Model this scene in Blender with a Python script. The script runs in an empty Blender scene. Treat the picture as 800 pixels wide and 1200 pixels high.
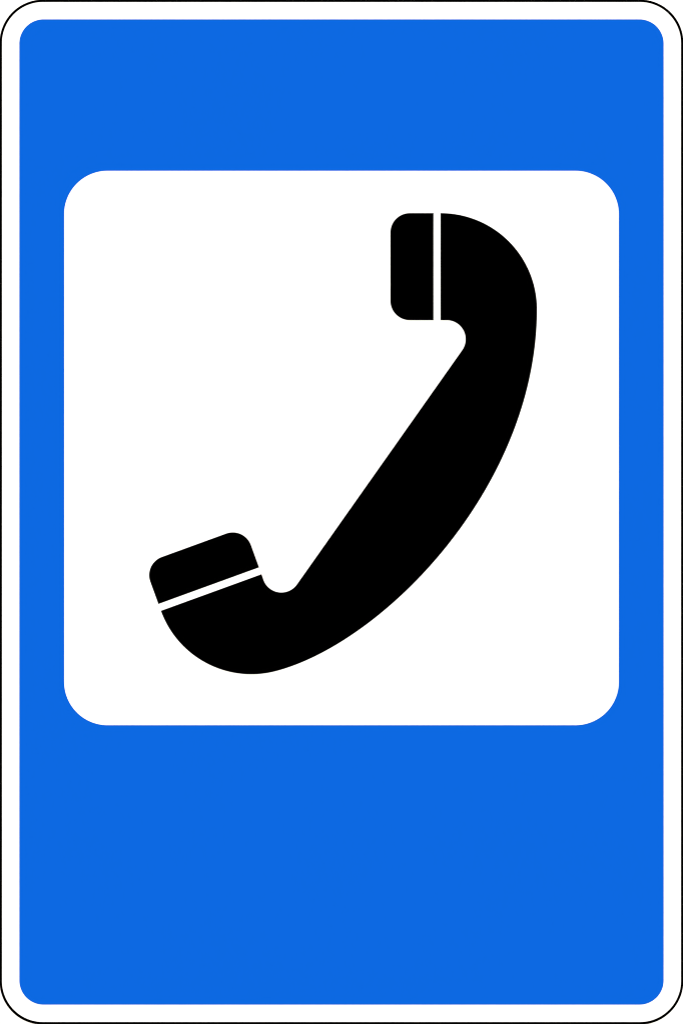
import bpy, bmesh, math

S = bpy.context.scene
COL = S.collection

# ------------------------------------------------------------------ units
# The sign face is laid out on a 800 x 1200 grid (its drawing); one grid unit
# is 0.875 mm, so the sign is 0.70 m wide and 1.05 m tall.
U = 0.70 / 800.0
UZ = U * (1024 / 682) * (800 / 1200)      # 0.1 % taller: the frame's own aspect
BASE_Z = 1.20                             # height of the sign's bottom edge


def P(x, y):
    return (x - 400.0) * U, (1200.0 - y) * UZ      # local x, z of the sign


# ------------------------------------------------------------------ materials
def surface(name, colour, rough, spec, grain):
    """Principled surface with a faint procedural grain in colour, gloss and relief."""
    m = bpy.data.materials.new(name)
    m.use_nodes = True
    nt = m.node_tree
    b = nt.nodes['Principled BSDF']
    tc = nt.nodes.new('ShaderNodeTexCoord')
    nz = nt.nodes.new('ShaderNodeTexNoise')
    nz.inputs['Scale'].default_value = 9.0
    nz.inputs['Detail'].default_value = 6.0
    nt.links.new(tc.outputs['Object'], nz.inputs['Vector'])
    mx = nt.nodes.new('ShaderNodeMix')
    mx.data_type = 'RGBA'
    mx.inputs['A'].default_value = [c * (1 - grain) for c in colour] + [1]
    mx.inputs['B'].default_value = [c * (1 + grain) for c in colour] + [1]
    nt.links.new(nz.outputs['Fac'], mx.inputs['Factor'])
    nt.links.new(mx.outputs['Result'], b.inputs['Base Color'])
    mr = nt.nodes.new('ShaderNodeMapRange')
    mr.inputs['To Min'].default_value = rough - 0.05
    mr.inputs['To Max'].default_value = rough + 0.05
    nt.links.new(nz.outputs['Fac'], mr.inputs['Value'])
    nt.links.new(mr.outputs['Result'], b.inputs['Roughness'])
    b.inputs['Specular IOR Level'].default_value = spec
    return m


M_WHITE = surface('white_sheeting', (0.82, 0.82, 0.82), 0.55, 0.05, 0.006)
M_BLUE = surface('blue_sheeting', (0.00277, 0.1063, 0.6025), 0.60, 0.0, 0.006)
M_BLACK = surface('black_film', (0.0001, 0.0001, 0.0001), 0.70, 0.0, 0.05)
M_WALL = surface('white_painted_wall', (0.84, 0.84, 0.84), 0.85, 0.02, 0.010)


# ------------------------------------------------------------------ outlines
def arc(cx, cy, r, a0, a1, n=48):
    """Points of an arc; angles in degrees, y pointing down the sign."""
    return [(cx + r * math.cos(math.radians(a0 + (a1 - a0) * i / n)),
             cy + r * math.sin(math.radians(a0 + (a1 - a0) * i / n))) for i in range(n + 1)]


def rounded(x0, y0, x1, y1, r, n=48):
    return (arc(x0 + r, y0 + r, r, 180, 270, n) + arc(x1 - r, y0 + r, r, 270, 360, n)
            + arc(x1 - r, y1 - r, r, 0, 90, n) + arc(x0 + r, y1 - r, r, 90, 180, n))


def bezier(p0, p1, p2, p3, n=96):
    out = []
    for i in range(n + 1):
        t = i / n
        a, b, c, d = (1 - t) ** 3, 3 * t * (1 - t) ** 2, 3 * t * t * (1 - t), t ** 3
        out.append((a * p0[0] + b * p1[0] + c * p2[0] + d * p3[0],
                    a * p0[1] + b * p1[1] + c * p2[1] + d * p3[1]))
    return out


def clean(pts):
    out = []
    for p in pts:
        if not out or math.hypot(p[0] - out[-1][0], p[1] - out[-1][1]) > 1e-4:
            out.append(p)
    if math.hypot(out[0][0] - out[-1][0], out[0][1] - out[-1][1]) < 1e-4:
        out.pop()
    return out


def grow(pts, d):
    """The same outline moved outwards by d (mitred at its corners)."""
    pts = clean(pts)
    n = len(pts)
    area = sum(pts[i][0] * pts[(i + 1) % n][1] - pts[(i + 1) % n][0] * pts[i][1] for i in range(n))
    s = 1 if area > 0 else -1
    nor = []
    for i in range(n):
        (x0, y0), (x1, y1) = pts[i], pts[(i + 1) % n]
        l = math.hypot(x1 - x0, y1 - y0)
        nor.append((s * (y1 - y0) / l, -s * (x1 - x0) / l))
    out = []
    for i in range(n):
        a, b = nor[i - 1], nor[i]
        k = d / max(0.3, 1 + a[0] * b[0] + a[1] * b[1])
        out.append((pts[i][0] + k * (a[0] + b[0]), pts[i][1] + k * (a[1] + b[1])))
    return out


# ------------------------------------------------------------------ meshes
def link(name, bm, mat, parent):
    bmesh.ops.recalc_face_normals(bm, faces=bm.faces)
    me = bpy.data.meshes.new(name)
    bm.to_mesh(me)
    bm.free()
    me.materials.append(mat)
    o = bpy.data.objects.new(name, me)
    COL.objects.link(o)
    o.parent = parent
    return o


def sheet(name, pts, back, front, mat, parent):
    """A solid sheet of that outline; `back` and `front` are distances out from the wall."""
    bm = bmesh.new()
    pts = clean(pts)
    f, k = [], []
    for x, y in pts:
        lx, lz = P(x, y)
        f.append(bm.verts.new((lx, -front, lz)))
        k.append(bm.verts.new((lx, -back, lz)))
    bm.faces.new(f)
    bm.faces.new(k[::-1])
    n = len(pts)
    for i in range(n):
        j = (i + 1) % n
        bm.faces.new((f[i], k[i], k[j], f[j]))
    return link(name, bm, mat, parent)


def ring(name, outer, inner, back, front, mat, parent):
    bm = bmesh.new()
    outer, inner = clean(outer), clean(inner)
    n = len(outer)
    assert n == len(inner)
    v = []
    for pts in (outer, inner):
        for d in (front, back):
            v.append([bm.verts.new((P(x, y)[0], -d, P(x, y)[1])) for x, y in pts])
    of, ob, i_f, ib = v
    for i in range(n):
        j = (i + 1) % n
        bm.faces.new((of[i], of[j], i_f[j], i_f[i]))
        bm.faces.new((ob[i], ib[i], ib[j], ob[j]))
        bm.faces.new((of[i], ob[i], ob[j], of[j]))
        bm.faces.new((i_f[i], i_f[j], ib[j], ib[i]))
    return link(name, bm, mat, parent)


# ------------------------------------------------------------------ the wall behind
bm = bmesh.new()
wx, wz0, wz1 = 1.6, -0.0, 3.4
vs = [bm.verts.new(p) for p in ((-wx, 0, wz0), (wx, 0, wz0), (wx, 0, wz1), (-wx, 0, wz1),
                                (-wx, .2, wz0), (wx, .2, wz0), (wx, .2, wz1), (-wx, .2, wz1))]
for q in ((0, 1, 2, 3), (5, 4, 7, 6), (4, 0, 3, 7), (1, 5, 6, 2), (3, 2, 6, 7), (4, 5, 1, 0)):
    bm.faces.new([vs[i] for i in q])
wall = link('wall', bm, M_WALL, None)
wall['kind'] = 'structure'
wall['label'] = 'plain white background surface showing only at the rounded corners of the sign'
wall['category'] = 'wall'

# ------------------------------------------------------------------ the sign
sign = bpy.data.objects.new('road_sign', None)
COL.objects.link(sign)
sign.empty_display_size = 0.1
sign.location = (0, 0, BASE_Z)
sign['label'] = 'upright blue road sign with white border and black telephone handset on a white square'
sign['category'] = 'road sign'

MM = 0.001
W = 2.3                                   # width of the thin black line round the rim
sheet('plate', rounded(W - .6, W - .6, 800 - W + .6, 1200 - W + .6, 49.4),
      0.3 * MM, 1.80 * MM, M_WHITE, sign)['label'] = 'white plate showing as the border of the sign'
ring('edge_trim', rounded(-.5, -.5, 800.5, 1200.5, 50.9), rounded(W, W, 800 - W, 1200 - W, 50.5 - W),
     0.2 * MM, 1.90 * MM, M_BLACK, sign)['label'] = 'thin black line round the outer edge'
sheet('blue_panel', rounded(22.7, 22.7, 777.3, 1177.3, 28.4),
      1.75 * MM, 2.00 * MM, M_BLUE, sign)['label'] = 'bright blue field with rounded corners'
sheet('white_panel', rounded(75.15, 200.15, 724.85, 849.85, 50.9),
      1.95 * MM, 2.20 * MM, M_WHITE, sign)['label'] = 'white square with rounded corners'

# telephone handset: grip with an earpiece cap above and a mouthpiece cap below
A = math.radians(20)
ca, sa = math.cos(A), math.sin(A)
CB = (294.5, 677.4)                        # centre of the lower bend
RB = 112.5
r = 22.5
GROW = 0.2                                 # cut edge of the black film
th = math.radians(14.566)
p0 = (CB[0] + RB * math.sin(th), CB[1] + RB * math.cos(th))
p1 = (p0[0] + 129.86 * math.cos(th), p0[1] - 129.86 * math.sin(th))
grip = [(516.25, 250)]
grip += arc(516.25, 362.5, 112.5, 270, 360, 72)                       # upper bend
grip += bezier((628.75, 362.5), (628.75, 570.5), p1, p0)              # back of the grip
grip += arc(CB[0], CB[1], RB, 90 - 14.566, 160, 72)                   # lower bend
left = (CB[0] - RB * ca, CB[1] + RB * sa)
grip += [(left[0] + 125 * ca, left[1] - 125 * sa)]                    # seam to the mouthpiece
grip += arc(329.6, 672.0, r, 160, 35.2, 40)                           # lower notch
grip += arc(523.1, 397.5, r, 35.2, -90, 40)                           # upper notch
grip += [(516.25, 375)]
handset = sheet('handset_symbol', grow(grip, GROW), 2.15 * MM, 2.40 * MM, M_BLACK, sign)
handset['label'] = 'black curved telephone handset grip'

cap = ([(507.5, 250), (507.5, 375)] + arc(457.5 + r, 375 - r, r, 90, 180, 36)
       + arc(457.5 + r, 250 + r, r, 180, 270, 36))
ear = sheet('earpiece', grow(cap, GROW), 2.15 * MM, 2.40 * MM, M_BLACK, handset)
ear['label'] = 'black upright cap at the upper end of the handset'

# mouthpiece: same cap, its base parallel to the lower seam
gx, gy = left[0] - 8.9 * sa, left[1] - 8.9 * ca


def L(u, v):                               # u along the seam, v away from the grip
    return gx + u * ca - v * sa, gy - u * sa - v * ca


capb = [(0, 0), (125, 0)]
capb += [(125 - r + r * math.cos(math.radians(a)), 50 - r + r * math.sin(math.radians(a)))
         for a in [90 * i / 36 for i in range(37)]]
capb += [(r + r * math.cos(math.radians(a)), 50 - r + r * math.sin(math.radians(a)))
         for a in [90 + 90 * i / 36 for i in range(37)]]
mouth = sheet('mouthpiece', grow([L(u, v) for u, v in capb], GROW), 2.15 * MM, 2.40 * MM, M_BLACK, handset)
mouth['label'] = 'black tilted cap at the lower end of the handset'

# ------------------------------------------------------------------ daylight
ELEV, AZ = math.radians(16), math.radians(4)     # low sun almost square on to the sign
sun_dir = (math.sin(AZ) * math.cos(ELEV), -math.cos(AZ) * math.cos(ELEV), math.sin(ELEV))
sl = bpy.data.lights.new('sun', 'SUN')
sl.energy = 3.5
sl.angle = math.radians(0.5)
sl.color = (1.0, 0.995, 0.985)
so = bpy.data.objects.new('sun', sl)
COL.objects.link(so)
from mathutils import Vector
so.rotation_euler = (-Vector(sun_dir)).to_track_quat('-Z', 'Y').to_euler()
so.location = (0.5, -6, 4)

world = bpy.data.worlds.new('World')
S.world = world
world.use_nodes = True
nt = world.node_tree
bg = nt.nodes['Background']
sky = nt.nodes.new('ShaderNodeTexSky')
sky.sky_type = 'NISHITA'
sky.sun_disc = False
sky.sun_elevation = ELEV
sky.sun_rotation = math.pi - AZ
nt.links.new(sky.outputs['Color'], bg.inputs['Color'])
bg.inputs['Strength'].default_value = 0.06

# ------------------------------------------------------------------ camera
D = 4.0                                    # distance from the sign's face
cd = bpy.data.cameras.new('camera')
cd.sensor_fit = 'HORIZONTAL'
cd.sensor_width = 36.0
cd.lens = 36.0 * D / 0.70                  # the sign's width fills the frame
cd.clip_start = 0.05
cd.clip_end = 200.0
cam = bpy.data.objects.new('camera', cd)
COL.objects.link(cam)
cam.location = (0, -(D + 1.9 * MM), BASE_Z + 600 * UZ)
cam.rotation_euler = (math.radians(90), 0, 0)
S.camera = cam

S.render.resolution_x, S.render.resolution_y = 682, 1024
S.cycles.filter_width = 1.0
S.cycles.use_denoising = True
S.render.dither_intensity = 0.0
S.view_settings.view_transform = 'Standard'
S.view_settings.look = 'None'
S.view_settings.exposure = 0.0
S.view_settings.gamma = 1.0
S.view_settings.use_curve_mapping = False
